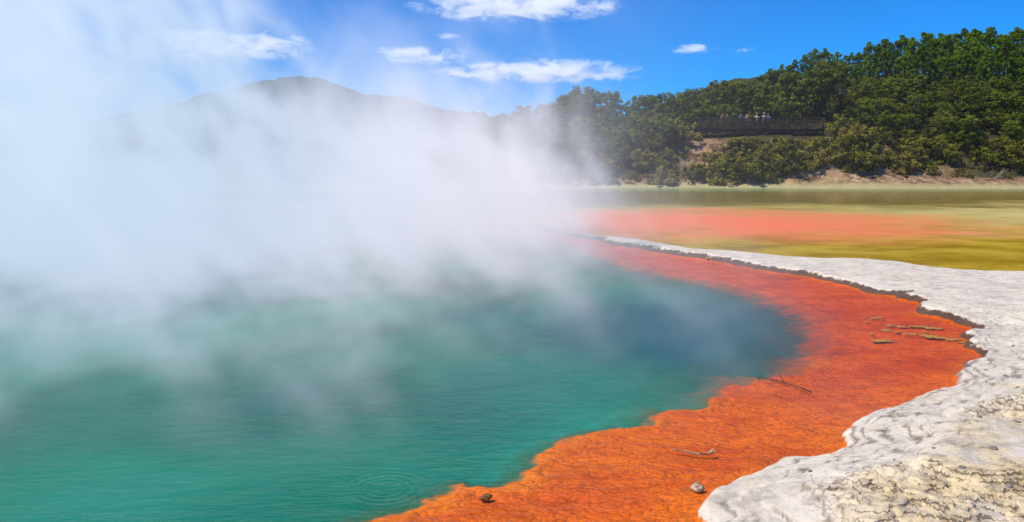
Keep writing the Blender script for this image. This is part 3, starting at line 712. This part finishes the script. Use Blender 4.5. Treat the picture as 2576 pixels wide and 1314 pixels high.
# ---------------------------------------------------------------- steam (density grid)
sm, b = mat("steam_vapour")
dens = b.attr("density"); px = b.xyz(b.pos())[0]
sc = b.n('ShaderNodeVolumeScatter'); sc.inputs['Color'].default_value = (0.98, 0.98, 1, 1); b.put(sc.inputs['Density'], dens)
em = b.n('ShaderNodeEmission'); b.put(em.inputs['Color'], b.mix(b.ss(px, -9, 1), (0.64, 0.81, 1.0), (0.93, 0.88, 0.96))); b.put(em.inputs['Strength'], b.mul(dens, 0.42))  # added glow stands in for multiple scattering, bluer on the left
ad = b.n('ShaderNodeAddShader'); b.nt.links.new(sc.outputs[0], ad.inputs[0]); b.nt.links.new(em.outputs[0], ad.inputs[1]); b.out(None, ad.outputs[0])
sm.cycles.volume_step_rate = 3.2
def steam(lo, hi, res, field):
    g = bpy.data.node_groups.new("steam_field", 'GeometryNodeTree')
    g.interface.new_socket(name="Geometry", in_out='OUTPUT', socket_type='NodeSocketGeometry')
    b = NB(None, g)
    P = b.n('GeometryNodeInputPosition').outputs[0]
    d = b.add(field(b, P, *b.xyz(P)[0:3]), 0.002)
    vc = b.n('GeometryNodeVolumeCube'); b.put(vc.inputs['Density'], d)
    vc.inputs['Min'].default_value = lo; vc.inputs['Max'].default_value = hi
    for k, r in zip('XYZ', res): vc.inputs['Resolution ' + k].default_value = r
    smn = b.n('GeometryNodeSetMaterial'); smn.inputs['Material'].default_value = sm
    g.links.new(vc.outputs[0], smn.inputs[0])
    go = b.n('NodeGroupOutput'); g.links.new(smn.outputs[0], go.inputs[0])
    me = bpy.data.meshes.new("steam"); me.materials.append(sm)
    o = add_obj("steam", me, None, None, kind="stuff")
    md = o.modifiers.new("steam_field", 'NODES'); md.node_group = g
def field(b, P, px, py, pz):
    tilt = b.vec(b.add(px, b.mul(pz, 0.45)), py, b.mul(pz, 0.75))
    n1 = b.noise(tilt, 0.15, 2, 0.5); n1c = b.sub(n1, 0.5)
    n2 = b.noise(b.vm('ADD', tilt, (31, 7, 3)), 0.27, 6, 0.62, 2.0)
    n2 = b.sub(n2, b.ss(pz, 4.0, 11.0, 0.0, 0.045))
    ex = b.ss(b.add(px, b.mul(n1c, 9.0)), 4.2, -1.0)
    ya = b.sub(py, b.mul(b.m('MAXIMUM', b.add(px, 6.0), 0.0), 0.35))
    ey = b.mul(b.ss(b.add(ya, b.mul(n1c, 14.0)), 10.0, 20.0), b.ss(py, 36, 31))
    H = b.ss(px, -6.5, -12.0, 5.3, 20.0)
    hz = b.ss(b.m('DIVIDE', b.add(pz, b.mul(n1c, 10.0)), H), 1.15, 0.1)
    sh = b.mul(b.mul(ex, ey), b.mul(hz, b.ss(pz, 17.5, 12)))
    body = b.mul(sh, b.add(b.mul(b.m('POWER', b.ss(n2, 0.42, 0.66), 1.5), 0.68), b.ss(px, -4, -12, 0.015, 0.025)))
    wis = b.mul(b.mul(b.mul(b.ss(px, 4.5, 0.0), ey), b.ss(pz, 13, 5)), b.mul(b.ss(n2, 0.52, 0.68), 0.10))
    base = b.mul(b.mul(b.ss(px, 2.5, -2.0), b.mul(b.ss(py, 22, 27), b.ss(py, 36, 33))), b.mul(b.ss(b.add(pz, b.mul(n1c, 3.0)), 3.8, 1.5), b.ss(n1, 0.3, 0.6, 0.10, 0.24)))
    main = b.mul(b.add(b.add(body, wis), base), b.mul(b.ss(px, -28, -25), b.ss(px, 5, 4.2)))
    e = b.mul(b.mul(b.ss(py, 6.8, 10), b.ss(py, 27, 20)), b.mul(b.ss(b.sub(px, b.mul(py, 0.1)), 4.0, 1.5), b.ss(px, -16, -13)))
    e = b.mul(e, b.mul(b.ss(pz, 3.0, 0.2), b.ss(px, 1.0, -6.0, 0.24, 1.0)))
    n3 = b.noise(b.vec(b.add(px, b.mul(pz, 0.9)), b.mul(py, 0.8), b.mul(pz, 0.7)), 0.42, 6, 0.62, 2.0)
    return b.add(main, b.mul(e, b.mul(b.ss(n3, 0.46, 0.68), 0.40)))
steam((-28, 6.5, 0.03), (6.5, 37, 18), (168, 144, 88), field)
